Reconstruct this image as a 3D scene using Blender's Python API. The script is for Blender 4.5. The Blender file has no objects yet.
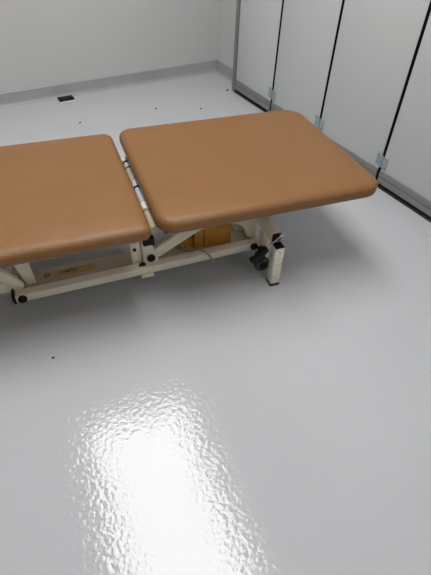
import bpy, bmesh, math, random
from mathutils import Vector, Matrix
random.seed(3)
SC = bpy.context.scene
COL = SC.collection
PI = math.pi

# ------------------------------------------------------------------ materials
def srgb(r, g, b):
    f = lambda c: (c/255)/12.92 if c/255 <= 0.04045 else (((c/255)+0.055)/1.055)**2.4
    return (f(r), f(g), f(b), 1)

def mat(name, rgb, rough=0.5, metal=0.0, spec=0.5, coat=0.0, coat_rough=0.1,
        bump=None, mottle=None, emit=None):
    m = bpy.data.materials.new(name); m.use_nodes = True
    nt = m.node_tree; b = nt.nodes['Principled BSDF']; L = nt.links
    b.inputs['Base Color'].default_value = srgb(*rgb)
    b.inputs['Roughness'].default_value = rough
    b.inputs['Metallic'].default_value = metal
    b.inputs['Specular IOR Level'].default_value = spec
    b.inputs['Coat Weight'].default_value = coat
    b.inputs['Coat Roughness'].default_value = coat_rough
    tc = nt.nodes.new('ShaderNodeTexCoord')
    if mottle:                                     # (scale, amount, second rgb)
        n = nt.nodes.new('ShaderNodeTexNoise'); n.inputs['Scale'].default_value = mottle[0]
        n.inputs['Detail'].default_value = 5
        L.new(tc.outputs['Object'], n.inputs['Vector'])
        mx = nt.nodes.new('ShaderNodeMix'); mx.data_type = 'RGBA'
        mx.inputs[6].default_value = srgb(*rgb); mx.inputs[7].default_value = srgb(*mottle[2])
        rr = nt.nodes.new('ShaderNodeMapRange')
        rr.inputs['From Min'].default_value = mottle[1][0]; rr.inputs['From Max'].default_value = mottle[1][1]
        L.new(n.outputs['Fac'], rr.inputs['Value']); L.new(rr.outputs['Result'], mx.inputs[0])
        L.new(mx.outputs[2], b.inputs['Base Color'])
    if bump:                                       # (kind, scale, strength, distance)
        kind, scl, st, dist = bump
        if kind == 'noise':
            n = nt.nodes.new('ShaderNodeTexNoise'); n.inputs['Scale'].default_value = scl; n.inputs['Detail'].default_value = 2
            out = n.outputs['Fac']
        else:
            n = nt.nodes.new('ShaderNodeTexVoronoi'); n.inputs['Scale'].default_value = scl
            out = n.outputs['Distance']
        L.new(tc.outputs['Object'], n.inputs['Vector'])
        bp = nt.nodes.new('ShaderNodeBump'); bp.inputs['Strength'].default_value = st
        bp.inputs['Distance'].default_value = dist
        L.new(out, bp.inputs['Height']); L.new(bp.outputs['Normal'], b.inputs['Normal'])
    if emit:
        b.inputs['Emission Color'].default_value = (*emit[0], 1)
        b.inputs['Emission Strength'].default_value = emit[1]
    return m

VINYL = mat('tan_vinyl', (131, 91, 49), rough=0.40, spec=0.45, bump=('voronoi', 190, 0.4, 0.003),
            mottle=(6, (0.35, 0.7), (127, 87, 46)))
CREAM = mat('cream_paint', (232, 225, 204), rough=0.42, bump=('noise', 60, 0.05, 0.001),
            mottle=(9, (0.5, 0.85), (222, 213, 190)))
PLATE = mat('beige_tray_paint', (186, 170, 148), rough=0.5, mottle=(12, (0.4, 0.8), (174, 158, 136)))
WORN = mat('scuffed_cream_paint', (232, 226, 208), rough=0.5, bump=('noise', 120, 0.2, 0.001),
           mottle=(105, (0.56, 0.74), (150, 138, 116)))
BLACK = mat('black_plastic', (10, 10, 11), rough=0.5, spec=0.3)
RUBBER = mat('dark_rubber', (34, 34, 35), rough=0.7)
WHEEL = mat('grey_rubber_tyre', (58, 58, 58), rough=0.55)
CHROME = mat('chrome', (215, 217, 220), rough=0.16, metal=1.0)
SATIN = mat('white_satin_tube', (226, 230, 236), rough=0.22, metal=0.35)
ZINC = mat('zinc_plated_steel', (172, 186, 194), rough=0.34, metal=0.55, mottle=(60, (0.4, 0.7), (150, 163, 170)))
AMBER = mat('amber_housing', (196, 138, 52), rough=0.5, mottle=(14, (0.4, 0.75), (178, 124, 46)))
BRASS = mat('gold_label', (196, 160, 84), rough=0.45, mottle=(40, (0.4, 0.7), (176, 140, 70)))
INK = mat('dark_ink', (44, 34, 24), rough=0.6)
CABLE = mat('grey_cable', (160, 157, 150), rough=0.5)
RED = mat('red_plastic', (120, 36, 28), rough=0.5)
WALL = mat('white_wall_paint', (196, 196, 194), rough=0.75, spec=0.25, bump=('noise', 180, 0.06, 0.001),
           mottle=(1.2, (0.35, 0.75), (192, 192, 190)))
CEIL = mat('ceiling_paint', (232, 232, 230), rough=0.9, spec=0.1)
COVE = mat('grey_cove_skirting', (160, 161, 162), rough=0.45, mottle=(3, (0.35, 0.7), (152, 153, 155)))
ALU = mat('grey_aluminium', (134, 134, 133), rough=0.42, metal=0.2)
BROWN = mat('dark_brown_track', (52, 40, 34), rough=0.6)
GAP = mat('black_gap_shade', (10, 10, 11), rough=0.85, spec=0.1)  # near-black colour for the shade inside the door gaps
LAMP = mat('lit_diffuser', (240, 240, 240), rough=0.6, emit=((1.0, 0.985, 0.985), 9.9))
LAMPFRAME = mat('white_lamp_frame', (228, 228, 228), rough=0.5)

def panel_material():
    m = mat('white_ribbed_panel', (205, 207, 207), rough=0.5, spec=0.35)
    nt = m.node_tree; L = nt.links; b = nt.nodes['Principled BSDF']
    tc = nt.nodes.new('ShaderNodeTexCoord')
    w = nt.nodes.new('ShaderNodeTexWave'); w.wave_type = 'BANDS'; w.bands_direction = 'Y'
    w.inputs['Scale'].default_value = 12; w.inputs['Distortion'].default_value = 0.35
    w.inputs['Detail'].default_value = 1
    L.new(tc.outputs['Object'], w.inputs['Vector'])
    bp = nt.nodes.new('ShaderNodeBump'); bp.inputs['Strength'].default_value = 0.18; bp.inputs['Distance'].default_value = 0.002
    L.new(w.outputs['Fac'], bp.inputs['Height']); L.new(bp.outputs['Normal'], b.inputs['Normal'])
    return m
PANEL = panel_material()

def floor_material():
    m = mat('glossy_grey_epoxy', (190, 192, 194), rough=0.5, spec=0.35, coat=0.0, coat_rough=0.03)
    nt = m.node_tree; L = nt.links; b = nt.nodes['Principled BSDF']
    tc = nt.nodes.new('ShaderNodeTexCoord')
    n1 = nt.nodes.new('ShaderNodeTexNoise'); n1.inputs['Scale'].default_value = 1.3; n1.inputs['Detail'].default_value = 4
    L.new(tc.outputs['Object'], n1.inputs['Vector'])
    mx = nt.nodes.new('ShaderNodeMix'); mx.data_type = 'RGBA'
    mx.inputs[6].default_value = srgb(185, 187, 190); mx.inputs[7].default_value = srgb(180, 182, 184)
    L.new(n1.outputs['Fac'], mx.inputs[0]); L.new(mx.outputs[2], b.inputs['Base Color'])
    b.inputs['Roughness'].default_value = 0.09
    b.inputs['Specular IOR Level'].default_value = 0.6
    # orange-peel of the poured coat: small ripples over a slow swell
    n2 = nt.nodes.new('ShaderNodeTexNoise'); n2.inputs['Scale'].default_value = 64; n2.inputs['Detail'].default_value = 1.5
    n2.inputs['Roughness'].default_value = 0.45
    n3 = nt.nodes.new('ShaderNodeTexNoise'); n3.inputs['Scale'].default_value = 9; n3.inputs['Detail'].default_value = 1
    for n in (n2, n3): L.new(tc.outputs['Object'], n.inputs['Vector'])
    b1 = nt.nodes.new('ShaderNodeBump'); b1.inputs['Strength'].default_value = 1.0; b1.inputs['Distance'].default_value = 0.0009
    b2 = nt.nodes.new('ShaderNodeBump'); b2.inputs['Strength'].default_value = 1.0; b2.inputs['Distance'].default_value = 0.0005
    L.new(n3.outputs['Fac'], b2.inputs['Height']); L.new(b2.outputs['Normal'], b1.inputs['Normal'])
    L.new(n2.outputs['Fac'], b1.inputs['Height']); L.new(b1.outputs['Normal'], b.inputs['Normal'])
    return m
FLOOR = floor_material()

# ------------------------------------------------------------------ helpers
def new_bm(): return bmesh.new()

def obj(name, bm, m, parent=None, bevel=0.0, seg=2, smooth=False, loc=(0, 0, 0)):
    bmesh.ops.recalc_face_normals(bm, faces=bm.faces)
    me = bpy.data.meshes.new(name); bm.to_mesh(me); bm.free()
    for mm in (m if isinstance(m, (list, tuple)) else [m]): me.materials.append(mm)
    o = bpy.data.objects.new(name, me); COL.objects.link(o); o.location = loc
    if parent: o.parent = parent
    if bevel:
        md = o.modifiers.new('Bevel', 'BEVEL'); md.width = bevel; md.segments = seg
        md.limit_method = 'ANGLE'; md.angle_limit = math.radians(35)
        smooth = True
    if smooth:
        for p in me.polygons: p.use_smooth = True
        wn = o.modifiers.new('Edge', 'EDGE_SPLIT'); wn.split_angle = math.radians(40)
    return o

def add_box(bm, lo, hi):
    x0, y0, z0 = lo; x1, y1, z1 = hi
    v = [bm.verts.new(p) for p in ((x0,y0,z0),(x1,y0,z0),(x1,y1,z0),(x0,y1,z0),(x0,y0,z1),(x1,y0,z1),(x1,y1,z1),(x0,y1,z1))]
    for f in ((0,3,2,1),(4,5,6,7),(0,1,5,4),(1,2,6,5),(2,3,7,6),(3,0,4,7)): bm.faces.new([v[i] for i in f])
    return bm

def box(lo, hi): return add_box(new_bm(), lo, hi)

def add_prism(bm, pts, y0, y1):
    """polygon in the x-z plane extruded along y"""
    a = [bm.verts.new((p[0], y0, p[1])) for p in pts]; b = [bm.verts.new((p[0], y1, p[1])) for p in pts]
    bm.faces.new(a); bm.faces.new(b[::-1]); n = len(pts)
    for i in range(n): bm.faces.new((a[i], b[i], b[(i+1) % n], a[(i+1) % n]))
    return bm

def add_tube(bm, pts, r, n=12):
    pts = [Vector(p) for p in pts]; rings = []
    up = Vector((0, 0, 1))
    for i, p in enumerate(pts):
        t = (pts[min(i+1, len(pts)-1)] - pts[max(i-1, 0)]).normalized()
        a = t.cross(up if abs(t.z) < 0.95 else Vector((1, 0, 0))).normalized(); b = t.cross(a)
        rings.append([bm.verts.new(p + r*(math.cos(2*PI*k/n)*a + math.sin(2*PI*k/n)*b)) for k in range(n)])
    for i in range(len(rings)-1):
        for k in range(n):
            bm.faces.new((rings[i][k], rings[i][(k+1) % n], rings[i+1][(k+1) % n], rings[i+1][k]))
    bm.faces.new(rings[0][::-1]); bm.faces.new(rings[-1])
    return bm

def add_lathe(bm, prof, c, axis, n=24):
    """profile of (distance along axis, radius)"""
    ax = Vector(axis).normalized(); c = Vector(c)
    a = ax.cross(Vector((0, 0, 1)) if abs(ax.z) < 0.9 else Vector((1, 0, 0))).normalized(); b = ax.cross(a)
    rings = [[bm.verts.new(c + ax*d + r*(math.cos(2*PI*k/n)*a + math.sin(2*PI*k/n)*b)) for k in range(n)] for d, r in prof]
    for i in range(len(rings)-1):
        for k in range(n):
            bm.faces.new((rings[i][k], rings[i][(k+1) % n], rings[i+1][(k+1) % n], rings[i+1][k]))
    bm.faces.new(rings[0][::-1]); bm.faces.new(rings[-1])
    return bm

def smooth_path(pts, n=8):
    P = [Vector(p) for p in pts]; P = [2*P[0]-P[1]] + P + [2*P[-1]-P[-2]]; out = []
    for i in range(1, len(P)-2):
        for k in range(n):
            t = k/n; a, b, c, d = P[i-1:i+3]
            out.append(0.5*((2*b)+(c-a)*t+(2*a-5*b+4*c-d)*t*t+(3*b-a-3*c+d)*t**3))
    out.append(P[-2]); return out

def thing(name, label, cat, loc, rz=0.0, group=None):
    o = bpy.data.objects.new(name, None); COL.objects.link(o)
    o.location = loc; o.rotation_euler = (0, 0, rz); o.empty_display_size = 0.1
    o['label'] = label; o['category'] = cat
    if group: o['group'] = group
    return o

def tag(o, label, cat, group=None):
    o['label'] = label; o['category'] = cat
    if group: o['group'] = group
    return o

def struct(name, bm, m, label=None, cat=None, bevel=0.0, loc=(0, 0, 0), smooth=False):
    o = obj(name, bm, m, None, bevel, loc=loc, smooth=smooth); o['kind'] = 'structure'
    if label: o['label'] = label; o['category'] = cat
    return o

# ------------------------------------------------------------------ room
XL, XR, YF, YB, ZC = -4.6, 2.314, -4.4, 3.922, 3.6
XP = 2.195                                   # face of the folding partition
T = 0.12
struct('floor', box((XL-T, YF-T, -0.1), (XR+T, YB+T, 0.0)), FLOOR, 'glossy light grey poured epoxy floor with rippled sheen', 'floor')
struct('ceiling', box((XL-T, YF-T, ZC), (XR+T, YB+T, ZC+0.1)), CEIL, 'plain white ceiling above the room', 'ceiling')
struct('wall_back', box((XL-T, YB, 0), (XR+T, YB+T, ZC)), WALL, 'plain off white back wall behind the treatment table', 'wall')
struct('wall_right', box((XR, YF-T, 0), (XR+T, YB, ZC)), WALL, 'short white wall return between the corner and folding doors', 'wall')
struct('wall_left', box((XL-T, YF-T, 0), (XL, YB, ZC)), WALL, 'white wall on the left side of the room', 'wall')
struct('wall_front', box((XL, YF-T, 0), (XR, YF, ZC)), WALL, 'white wall behind the viewer', 'wall')

def cove(length):
    """coved skirting profile: x along the wall, y out of the wall (negative), z up"""
    prof = [(0, 0.0), (0, 0.1), (-0.004, 0.102), (-0.008, 0.098), (-0.009, 0.03), (-0.013, 0.014), (-0.022, 0.005), (-0.032, 0.0005), (-0.032, 0.0)]
    bm = new_bm()
    a = [bm.verts.new((0, y, z)) for y, z in prof]; b = [bm.verts.new((length, y, z)) for y, z in prof]
    bm.faces.new(a); bm.faces.new(b[::-1]); n = len(prof)
    for i in range(n): bm.faces.new((a[i], b[i], b[(i+1) % n], a[(i+1) % n]))
    return bm
bb = struct('baseboard_back', cove(XR-XL), COVE, 'grey coved skirting along the back wall', 'skirting', loc=(XL, YB, 0), smooth=True)
br = struct('baseboard_right', cove(YB-3.45), COVE, 'short grey skirting at the right corner beside folding doors', 'skirting', loc=(XR, YB, 0), smooth=True)
br.rotation_euler = (0, 0, -PI/2)
bl = struct('baseboard_left', cove(YB-YF), COVE, 'grey coved skirting along the left wall', 'skirting', loc=(XL, YF, 0), smooth=True)
bl.rotation_euler = (0, 0, PI/2)

# folding partition: four leaves in view, one more towards the viewer
D0, D1 = XP, XP+0.045
DTOP = 2.45
struct('trim_1', box((XP-0.004, 3.408, 0), (XR, 3.448, DTOP+0.06)), ALU, 'grey aluminium jamb at the far end of the folding doors', 'frame', bevel=0.003)
struct('trim_2', box((XP-0.01, -2.6, 0.0), (XR, 3.408, 0.008)), BROWN, 'dark brown floor track under the folding doors', 'track')
struct('trim_3', box((XP-0.004, -2.6, DTOP+0.004), (XR, 3.408, DTOP+0.06)), ALU, 'grey aluminium head track over the folding doors', 'track', bevel=0.003)
struct('trim_4', box((XP+0.02, -2.6, DTOP+0.06), (XR, 3.448, ZC)), WALL, 'white wall strip above the folding doors', 'wall')
g = 0.011
edges = [3.406, 2.866, 2.290, 1.686, 1.08, 0.48, -0.12, -0.72, -1.32, -1.92, -2.52]
DOOR_LABELS = ['narrow white folding door leaf against the grey jamb', 'second white folding door leaf from the grey jamb',
               'third white folding door leaf, behind the free end of the table', 'white folding door leaf nearest the right edge of the photo']
def hinge(parent, y, z0, z1):
    """steel butt hinge over the seam at y"""
    for side in (-1, 1):
        bm = new_bm(); ya, yb = sorted((y + side*0.006, y + side*0.046))
        dz = -0.006*side
        add_box(bm, (D0-0.0045, ya, z0-dz), (D0-0.0005, yb, z1-dz))
        lf = obj('hinge_leaf', bm, ZINC, parent, bevel=0.0015)
        for zz in (z0-dz+0.014, z1-dz-0.014):
            bs = new_bm(); add_lathe(bs, [(0, 0.005), (0.002, 0.0045), (0.0025, 0.003)], (D0-0.004, y+side*0.034, zz), (-1, 0, 0), 10)
            obj('screw', bs, ALU, lf)
    bm = new_bm(); add_lathe(bm, [(0, 0.004), (0.002, 0.006), (z1-z0-0.002, 0.006), (z1-z0, 0.004)], (D0-0.006, y, z0), (0, 0, 1), 12)
    obj('hinge_knuckle', bm, ZINC, parent, smooth=True)
for i in range(len(edges)-1):
    ya, yb = edges[i+1]+g, edges[i]-g
    if i >= 5: break
    lab = DOOR_LABELS[i] if i < 4 else 'white folding door leaf beyond the photo edge, nearest the viewer'
    d = struct('door_%d' % (i+1), box((D0, ya, 0.03), (D1, yb, DTOP)), PANEL, lab, 'door', bevel=0.002)
    rb = new_bm()
    add_box(rb, (D0-0.005, ya, 0.026), (D1+0.004, yb, 0.064)); add_box(rb, (D0-0.002, ya, 0.064), (D1+0.004, yb, 0.069))
    add_box(rb, (D0-0.006, ya, 0.069), (D1+0.004, yb, 0.107))
    obj('bottom_rail', rb, ALU, d, bevel=0.0012)
    obj('gap_shade', box((D0+0.002, edges[i+1]-g, 0.012), (D0+0.03, edges[i+1]+g, DTOP)), GAP, d)  # black strip stands in for the darkness between two leaves
    if i < 4:
        hinge(d, edges[i+1], 0.128, 0.2)
        fb = new_bm(); add_box(fb, (D0-0.012, edges[i+1]-0.03, 0.008), (D0-0.002, edges[i+1]+0.004, 0.034))
        obj('floor_guide', fb, ZINC, d, bevel=0.002)

# ------------------------------------------------------------------ ceiling lights
def ceiling_light(x, y, w, l, rz, label):
    t = thing('ceiling_light', label, 'ceiling light', (x, y, ZC), rz, 'ceiling light panels')
    bm = new_bm(); f = 0.03
    for lo, hi in (((-w/2-f, -l/2-f, -0.03), (-w/2, l/2+f, 0)), ((w/2, -l/2-f, -0.03), (w/2+f, l/2+f, 0)),
                   ((-w/2, -l/2-f, -0.03), (w/2, -l/2, 0)), ((-w/2, l/2, -0.03), (w/2, l/2+f, 0))): add_box(bm, lo, hi)
    obj('lamp_frame', bm, LAMPFRAME, t)
    obj('diffuser', box((-w/2, -l/2, -0.022), (w/2, l/2, -0.004)), LAMP, t)
    return t
ceiling_light(0.575, 1.62, 1.2, 2.75, math.radians(-8), 'lit white ceiling panel over the table, mirrored in the floor')
ceiling_light(-2.5, 2.2, 0.6, 1.0, math.radians(-8), 'small lit white ceiling panel to the left of the table')
ceiling_light(1.1, -2.6, 0.75, 1.4, math.radians(-8), 'small lit white ceiling panel behind the viewer on the folding door side')

# ------------------------------------------------------------------ treatment table
A = math.atan2(-0.172, 0.985)
U0, V0 = 0.285, 1.778
ux, uy = math.cos(A), math.sin(A)
base = (U0*ux - V0*uy, U0*uy + V0*ux, 0)
TB = thing('treatment_table', 'two section treatment table with tan vinyl cushions on a cream steel lifting base', 'treatment table', base, A)
def L(u, v, z): return (u-U0, v-V0, z)
def lb(u0, u1, v0, v1, z0, z1): return box(L(u0, v0, z0), L(u1, v1, z1))
def pr(pts, v0, v1): return add_prism(new_bm(), [(p[0]-U0, p[1]) for p in pts], v0-V0, v1-V0)

def cushion(u0, u1, v0, v1, zb, zt, radii):
    """upholstered slab: rounded-rectangle rings, radii for corners (u0v0, u1v0, u1v1, u0v1)"""
    bm = new_bm(); NC = 10
    def ring(ins, z):
        pts = []
        cs = [((u0, v0), PI, (1, 1)), ((u1, v0), 1.5*PI, (-1, 1)), ((u1, v1), 0, (-1, -1)), ((u0, v1), .5*PI, (1, -1))]
        for (c, a0, s), R in zip(cs, radii):
            r = max(R-ins, 0.004); e = max(R, ins+0.004)
            cx, cy = c[0]+s[0]*e, c[1]+s[1]*e
            for k in range(NC+1):
                a = a0 + .5*PI*k/NC
                pts.append(bm.verts.new(L(cx+r*math.cos(a), cy+r*math.sin(a), z)))
        return pts
    h = zt-zb; prof = [(0.03, zb)]
    for k in range(0, 5):                       # lower roll
        a = -PI/2 + k*(PI/2)/4; prof.append((0.016 - 0.016*math.cos(a), zb+0.018 + 0.018*math.sin(a)))
    for k in range(1, 8):                       # softer upper roll
        a = k*(PI/2)/7; prof.append((0.042 - 0.042*math.cos(a), zt-0.038 + 0.031*math.sin(a)))
    prof += [(0.062, zt-0.0042), (0.09, zt-0.0022), (0.14, zt-0.0007), (0.22, zt)]
    rings = [ring(*p) for p in prof]; n = len(rings[0])
    for i in range(len(rings)-1):
        for k in range(n): bm.faces.new((rings[i][k], rings[i][(k+1) % n], rings[i+1][(k+1) % n], rings[i+1][k]))
    bm.faces.new(rings[0][::-1]); bm.faces.new(rings[-1])
    return bm
ch = obj('cushion', cushion(0.305, 1.308, 1.352, 2.206, 0.436, 0.507, (0.075, 0.085, 0.11, 0.06)), VINYL, TB, smooth=True)
cf = obj('cushion', cushion(-0.73, 0.274, 1.352, 2.201, 0.431, 0.499, (0.09, 0.036, 0.05, 0.09)), VINYL, TB, smooth=True)
ch['label'] = 'right cushion in plain tan vinyl'; cf['label'] = 'left cushion in tan vinyl running out of the photo'
# plywood-backed steel frames under each cushion
for ua, ub, z in ((0.33, 1.24, 0.436), (-0.67, 0.24, 0.431)):
    bm = new_bm()
    add_box(bm, L(ua, 1.46, z-0.03), L(ub, 1.50, z)); add_box(bm, L(ua, 2.05, z-0.03), L(ub, 2.09, z))
    for u in (ua, ub-0.04, (ua+ub)/2-0.02): add_box(bm, L(u, 1.50, z-0.03), L(u+0.04, 2.05, z))
    obj('support_frame', bm, CREAM, TB, bevel=0.003)

# base: two long rails, tray between them
def rail(v0, v1, w):
    bm = new_bm(); q = []
    for u, v, z in ((-0.30, v0, 0.071), (0.826, v1, 0.088)):
        q.append([bm.verts.new(L(u, a, b)) for a, b in ((v, z), (v+w, z), (v+w, z+0.040), (v, z+0.040))])
    bm.faces.new(q[0]); bm.faces.new(q[1][::-1])
    for k in range(4): bm.faces.new((q[0][k], q[1][k], q[1][(k+1) % 4], q[0][(k+1) % 4]))
    return bm
obj('base_rail', rail(1.557, 1.566, 0.045), CREAM, TB, bevel=0.005)
obj('base_rail', rail(1.958, 1.956, 0.045), CREAM, TB, bevel=0.005)
obj('rail_tab', lb(0.247, 0.305, 1.553, 1.59, 0.066, 0.080), CREAM, TB, bevel=0.002)
obj('tray', lb(-0.30, 0.83, 1.598, 1.732, 0.080, 0.092), PLATE, TB, bevel=0.002)
obj('inner_rail', lb(-0.52, -0.275, 1.603, 1.645, 0.100, 0.158), CREAM, TB, bevel=0.004)
obj('inner_rail', lb(-0.52, -0.275, 1.915, 1.956, 0.100, 0.158), CREAM, TB, bevel=0.004)
for u in (0.78, 0.50, -0.31):
    obj('cross_tie', lb(u, u+0.04, 1.732, 1.960, 0.074, 0.092), CREAM, TB, bevel=0.003)

# end frames: cross beam on two legs, black end caps
def leg(u, v, z1, m):
    o = obj('leg', lb(u, u+0.046, v, v+0.048, 0.012, z1), m, TB, bevel=0.003)
    obj('foot_pad', lb(u-0.001, u+0.047, v-0.001, v+0.049, 0.0, 0.016), RUBBER, o, bevel=0.002)
    obj('end_cap', lb(u+0.001, u+0.045, v+0.001, v+0.047, z1-0.002, z1+0.004), BLACK, o, bevel=0.002)
    return o
for u in (0.829, -0.565):
    bm = box(L(u, 1.432, 0.232), L(u+0.046, 2.124, 0.280))
    beam = obj('cross_beam', bm, CREAM, TB, bevel=0.004)
    obj('end_cap', lb(u+0.002, u+0.044, 1.427, 1.434, 0.234, 0.278), BLACK, beam, bevel=0.002)
    obj('end_cap', lb(u+0.002, u+0.044, 2.122, 2.129, 0.234, 0.278), BLACK, beam, bevel=0.002)
    leg(u, 1.381, 0.228, WORN if u > 0 else CREAM); leg(u, 2.127, 0.228, CREAM)
    for v in (1.515, 1.995):
        obj('post', lb(u+0.003, u+0.043, v, v+0.042, 0.07, 0.234), CREAM, TB, bevel=0.003)
    obj('cross_tie', lb(u+0.003, u+0.043, 1.557, 1.995, 0.066, 0.106), CREAM, TB, bevel=0.003)
    if u < 0: 
        for v in (1.603, 1.915): pass

def knob(u, v, z, r=0.018, d=0.014, par=None):
    bm = new_bm()
    add_lathe(bm, [(0, r*0.8), (0.001, r), (d-0.004, r), (d-0.001, r*0.85), (d, r*0.5)], L(u, v, z), (0, -1, 0), 20)
    return obj('pivot_cap', bm, BLACK, par or TB, smooth=True)

# lifting linkage on the near side, mirrored behind
def linkage(vf, s):
    """vf: front face; s=+1 thickness runs away from the viewer"""
    t = 0.022*s
    def arm(pts, dv=0.0, th=None):
        a, b = sorted((vf+dv, vf+dv+(th or t))); return obj('lift_arm', pr(pts, a, b), CREAM, TB, bevel=0.003)
    # rising arm by the middle hinge
    arm([(0.290, 0.122), (0.306, 0.116), (0.326, 0.124), (0.545, 0.243), (0.64, 0.262), (0.70, 0.262), (0.70, 0.30), (0.53, 0.30), (0.46, 0.262), (0.300, 0.168), (0.288, 0.15)])
    # bent bracket that comes down onto the end of the rail
    arm([(0.60, 0.258), (0.70, 0.232), (0.752, 0.214), (0.776, 0.190), (0.803, 0.126), (0.845, 0.108), (0.850, 0.150), (0.832, 0.258), (0.826, 0.300), (0.58, 0.300)], 0.024*s)
    # upright hinge bracket at the middle
    arm([(0.268, 0.106), (0.335, 0.098), (0.338, 0.135), (0.312, 0.235), (0.300, 0.40), (0.268, 0.40), (0.268, 0.235)], -0.010*s, 0.010*s)
    arm([(0.222, 0.10), (0.262, 0.10), (0.268, 0.20), (0.262, 0.226), (0.218, 0.226)], 0.012*s, 0.012*s)
    # left end: sloping arm and upright plate
    arm([(-0.262, 0.112), (-0.255, 0.128), (-0.300, 0.205), (-0.46, 0.355), (-0.50, 0.330), (-0.345, 0.178), (-0.310, 0.118), (-0.29, 0.10)])
    arm([(-0.248, 0.10), (-0.208, 0.10), (-0.214, 0.26), (-0.23, 0.41), (-0.33, 0.41), (-0.283, 0.26)], 0.030*s, 0.012*s)
linkage(1.600, 1); linkage(1.956, -1)
knob(0.304, 1.590, 0.150, 0.019)
knob(0.261, 1.590, 0.116, 0.0165)
knob(0.812, 1.566, 0.112, 0.019)
knob(-0.272, 1.557, 0.094, 0.019)
obj('rubber_stop', lb(0.270, 0.322, 1.566, 1.594, 0.236, 0.278), BLACK, TB, bevel=0.006)
obj('rubber_stop', lb(0.775, 0.83, 1.615, 1.64, 0.258, 0.282), BLACK, TB, bevel=0.005)
bm = new_bm(); add_tube(bm, [L(0.236, 1.606, 0.196), L(0.236, 1.615, 0.196)], 0.008)
obj('bolt', bm, BLACK, TB, smooth=True)
# rounded black strap at the left rail end
obj('end_cap', pr([(-0.308, 0.068), (-0.30, 0.068), (-0.30, 0.114), (-0.302, 0.122), (-0.312, 0.118), (-0.315, 0.095)], 1.556, 1.603), BLACK, TB, bevel=0.002)

# hinge between the two cushions
HU, HZ = 0.304, 0.405
bm = new_bm(); add_tube(bm, [L(HU, 1.64, HZ), L(HU, 2.06, HZ)], 0.014, 16)
ht = obj('hinge_tube', bm, SATIN, TB, smooth=True)
for v0, v1, mm in ((2.02, 2.05, CREAM), (1.835, 1.94, PLATE), (1.585, 1.640, CREAM), (1.45, 1.575, PLATE)):
    bm = new_bm(); add_tube(bm, [L(HU, v0, HZ), L(HU, v1, HZ)], 0.0175, 16)
    obj('hinge_sleeve', bm, mm, ht, smooth=True)
for v in (2.00, 1.943, 1.766, 1.578):
    bm = new_bm(); add_tube(bm, [L(HU, v, HZ), L(HU, v+0.008, HZ)], 0.0182, 16)
    obj('hinge_ring', bm, BLACK, ht, smooth=True)
obj('hinge_plate', pr([(0.290, 0.33), (0.318, 0.33), (0.322, 0.42), (0.29, 0.43)], 1.575, 1.583), PLATE, TB, bevel=0.002)
bm = new_bm(); add_tube(bm, [L(0.345, 1.50, 0.405), L(0.345, 1.45, 0.402)], 0.010)
rl = obj('release_pin', bm, CHROME, TB, smooth=True)
bm = new_bm(); add_tube(bm, [L(0.345, 1.452, 0.402), L(0.345, 1.43, 0.401)], 0.011)
obj('pin_cap', bm, RED, rl, smooth=True)

# motor housing in the tray, its cable and the gold label
mh = obj('motor_housing', lb(0.584, 0.728, 1.652, 1.728, 0.092, 0.245), AMBER, TB, bevel=0.006)
obj('housing_end', lb(0.534, 0.581, 1.652, 1.728, 0.092, 0.245), AMBER, mh, bevel=0.006)
obj('housing_foot', lb(0.45, 0.535, 1.675, 1.728, 0.092, 0.150), AMBER, mh, bevel=0.006)
bm = new_bm()
add_tube(bm, smooth_path([L(0.49, 1.69, 0.125), L(0.475, 1.665, 0.105), L(0.50, 1.645, 0.099), L(0.535, 1.620, 0.116), L(0.552, 1.59, 0.130), L(0.566, 1.568, 0.131), L(0.580, 1.553, 0.116), L(0.592, 1.551, 0.090), L(0.596, 1.553, 0.072)]), 0.0048, 8)
obj('cable', bm, CABLE, TB, smooth=True)
nb = lb(-0.134, 0.056, 1.658, 1.697, 0.092, 0.0932)
lab = obj('gold_label', nb, BRASS, TB); lab['label'] = 'gold maker label with dark lettering'

# the print on the label is too worn to read: a row of dark broken marks
MARKS = [[(0,.5,1,.5)], [], [(0,0,0,1),(0,.9,1,.2)], [(.1,.1,.9,.9),(1,0,1,.7)], [(0,.2,1,.2),(.5,0,.5,1)], [(0,0,.2,1),(.2,.8,1,.6)],
         [(0,.1,1,.1),(0,.9,.9,.9)], [(0,.2,.1,1),(.9,0,1,.8)], [(0,0,1,.9)]]
def strokes(bm, x, y, w, h, segs, th, z0, z1):
    for x0, y0, x1, y1 in segs:
        a = Vector((x+x0*w, y+y0*h)); b = Vector((x+x1*w, y+y1*h)); t = (b-a).normalized()*th/2; n = Vector((-t.y, t.x))
        q = [a-t-n, b+t-n, b+t+n, a-t+n]
        lo = [bm.verts.new((*L(p.x, p.y, z0)[:2], z0)) for p in q]; hi = [bm.verts.new((*L(p.x, p.y, z1)[:2], z1)) for p in q]
        bm.faces.new(hi); bm.faces.new(lo[::-1])
        for i in range(4): bm.faces.new((lo[i], lo[(i+1) % 4], hi[(i+1) % 4], hi[i]))
bm = new_bm(); x = -0.112
for mk in MARKS:
    strokes(bm, x, 1.672, 0.0066, 0.0115, mk, 0.0034, 0.0932, 0.0936); x += 0.0094
strokes(bm, -0.075, 1.690, 0.075, 0.001, [(0, .5, 1, .5)], 0.0020, 0.0932, 0.0936)
obj('lettering', bm, INK, lab)
bm = new_bm()
n = 28; rin, rout = 0.0115, 0.0155
for r0, r1 in ((rin, rout),):
    vs = [[bm.verts.new(L(-0.160+r*math.cos(2*PI*k/n), 1.678+r*math.sin(2*PI*k/n), z)) for k in range(n)] for r, z in ((r0, 0.0926), (r1, 0.0926))]
    for k in range(n): bm.faces.new((vs[0][k], vs[0][(k+1) % n], vs[1][(k+1) % n], vs[1][k]))
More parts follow.
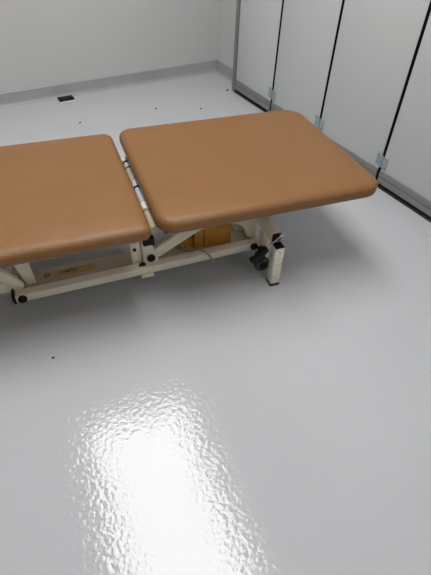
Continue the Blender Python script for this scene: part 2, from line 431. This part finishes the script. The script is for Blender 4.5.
for q in ((-0.006, -0.005, 0.006, 0.006), (-0.006, 0.005, 0.006, -0.005)):
    strokes(bm, -0.160, 1.678, 1, 1, [q], 0.003, 0.0922, 0.0926)
em = obj('emblem', bm, INK, TB); em['label'] = 'small dark round emblem'

# castor and its lever at the near right leg
cas = obj('castor', pr([(0.790, 0.080), (0.812, 0.064), (0.834, 0.080), (0.838, 0.150), (0.790, 0.150)], 1.478, 1.486), BLACK, TB, bevel=0.002)
bm = new_bm(); add_lathe(bm, [(0, 0.026), (0.003, 0.035), (0.009, 0.039), (0.021, 0.039), (0.027, 0.035), (0.030, 0.026)], L(0.812, 1.476, 0.083), (0, -1, 0), 32)
wh = obj('wheel', bm, WHEEL, cas, smooth=True)
bm = new_bm(); add_lathe(bm, [(0, 0.018), (0.004, 0.017), (0.006, 0.008)], L(0.812, 1.446, 0.083), (0, -1, 0), 20)
obj('hub', bm, BLACK, wh, smooth=True)
obj('castor_mount', lb(0.806, 0.838, 1.476, 1.517, 0.125, 0.150), BLACK, cas, bevel=0.006)
lv = obj('castor_lever', add_tube(new_bm(), [L(0.869, 1.418, 0.273), L(0.80, 1.42, 0.209), L(0.77, 1.42, 0.182)], 0.0055, 12), CHROME, TB, smooth=True)
bm = new_bm(); add_lathe(bm, [(0, 0.006), (0.004, 0.011), (0.016, 0.011), (0.020, 0.006)], L(0.869, 1.408, 0.273), (0, 1, 0), 14)
obj('lever_bolt', bm, CHROME, lv, smooth=True)
a = Vector(L(0.806, 1.42, 0.2145)); b = Vector(L(0.732, 1.42, 0.149)); dr = (b-a).normalized(); ln = (b-a).length
bm = new_bm(); add_lathe(bm, [(0, 0.010), (0.004, 0.017), (ln*.45, 0.020), (ln*.6, 0.015), (ln*.75, 0.015), (ln*.85, 0.019), (ln-0.004, 0.017), (ln, 0.010)], a, dr, 16)
gr = obj('grip', bm, BLACK, lv, smooth=True)
obj('lever_pawl', lb(0.772, 0.80, 1.425, 1.475, 0.125, 0.165), BLACK, lv, bevel=0.006)

# ------------------------------------------------------------------ small things on the floor
sb = thing('flat_black_box', 'small flat black box lying on the floor by the back skirting', 'box', (0.838, 3.835, 0), math.radians(1))
obj('base', box((-0.064, -0.042, 0), (0.064, 0.040, 0.006)), LAMPFRAME, sb, bevel=0.002)  # white slab added to paint the glare along the box's lower edge
bm = box((-0.062, -0.036, 0.006), (0.060, 0.038, 0.022)); bx = obj('cover', bm, BLACK, sb, bevel=0.004)
bm = new_bm(); add_box(bm, (-0.03, -0.012, 0.022), (0.03, 0.016, 0.0232)); obj('raised_pad', bm, RUBBER, bx, bevel=0.0005)

def crumb(x, y, r, label, m=None, seed=1):
    random.seed(seed); bm = new_bm(); bmesh.ops.create_icosphere(bm, subdivisions=2, radius=r)
    for v in bm.verts: v.co *= random.uniform(0.75, 1.2); v.co.z = max(v.co.z*0.6, -r*0.4)
    return tag(obj('crumb', bm, m or BLACK, loc=(x, y, r*0.4)), label, 'crumb')
crumb(0.029, 1.285, 0.0055, 'single black crumb on the open floor in front of the table', seed=2)
crumb(2.15, 3.455, 0.010, 'dark crumb on the floor beside the grey door jamb', seed=5)
crumb(0.804, 3.37, 0.008, 'small dark crumb on the floor between table and flat black box', seed=7)
crumb(1.425, 3.361, 0.008, 'dark crumb on the floor behind the left half of the right cushion', seed=8)
crumb(1.752, 3.206, 0.008, 'dark crumb on the floor behind the middle of the right cushion', seed=9)

# ------------------------------------------------------------------ camera
cam = bpy.data.cameras.new('camera'); co = bpy.data.objects.new('camera', cam); COL.objects.link(co)
R = ((0.86759807, -0.32400754, 0.37721705), (-0.49627988, -0.611939, 0.61582216), (0.0313028, -0.72149135, -0.69171552))
m = Matrix(((R[0][0], -R[0][1], -R[0][2]), (R[1][0], -R[1][1], -R[1][2]), (R[2][0], -R[2][1], -R[2][2])))
co.matrix_world = Matrix.Translation((0, 0, 1.5)) @ m.to_4x4()
cam.sensor_fit = 'VERTICAL'; cam.sensor_height = 36; cam.sensor_width = 27; cam.lens = 453/575*36
cam.clip_start = 0.05; cam.clip_end = 50
SC.camera = co

# ------------------------------------------------------------------ world and colour management
w = bpy.data.worlds.new('world'); SC.world = w; w.use_nodes = True
w.node_tree.nodes['Background'].inputs[0].default_value = (0.6, 0.62, 0.65, 1)
w.node_tree.nodes['Background'].inputs[1].default_value = 0.0
vs = SC.view_settings; vs.view_transform = 'Standard'; vs.look = 'None'; vs.gamma = 1; vs.use_curve_mapping = False
vs.exposure = 0.0
SC.cycles.use_denoising = True
SC.cycles.max_bounces = 10; SC.cycles.diffuse_bounces = 6
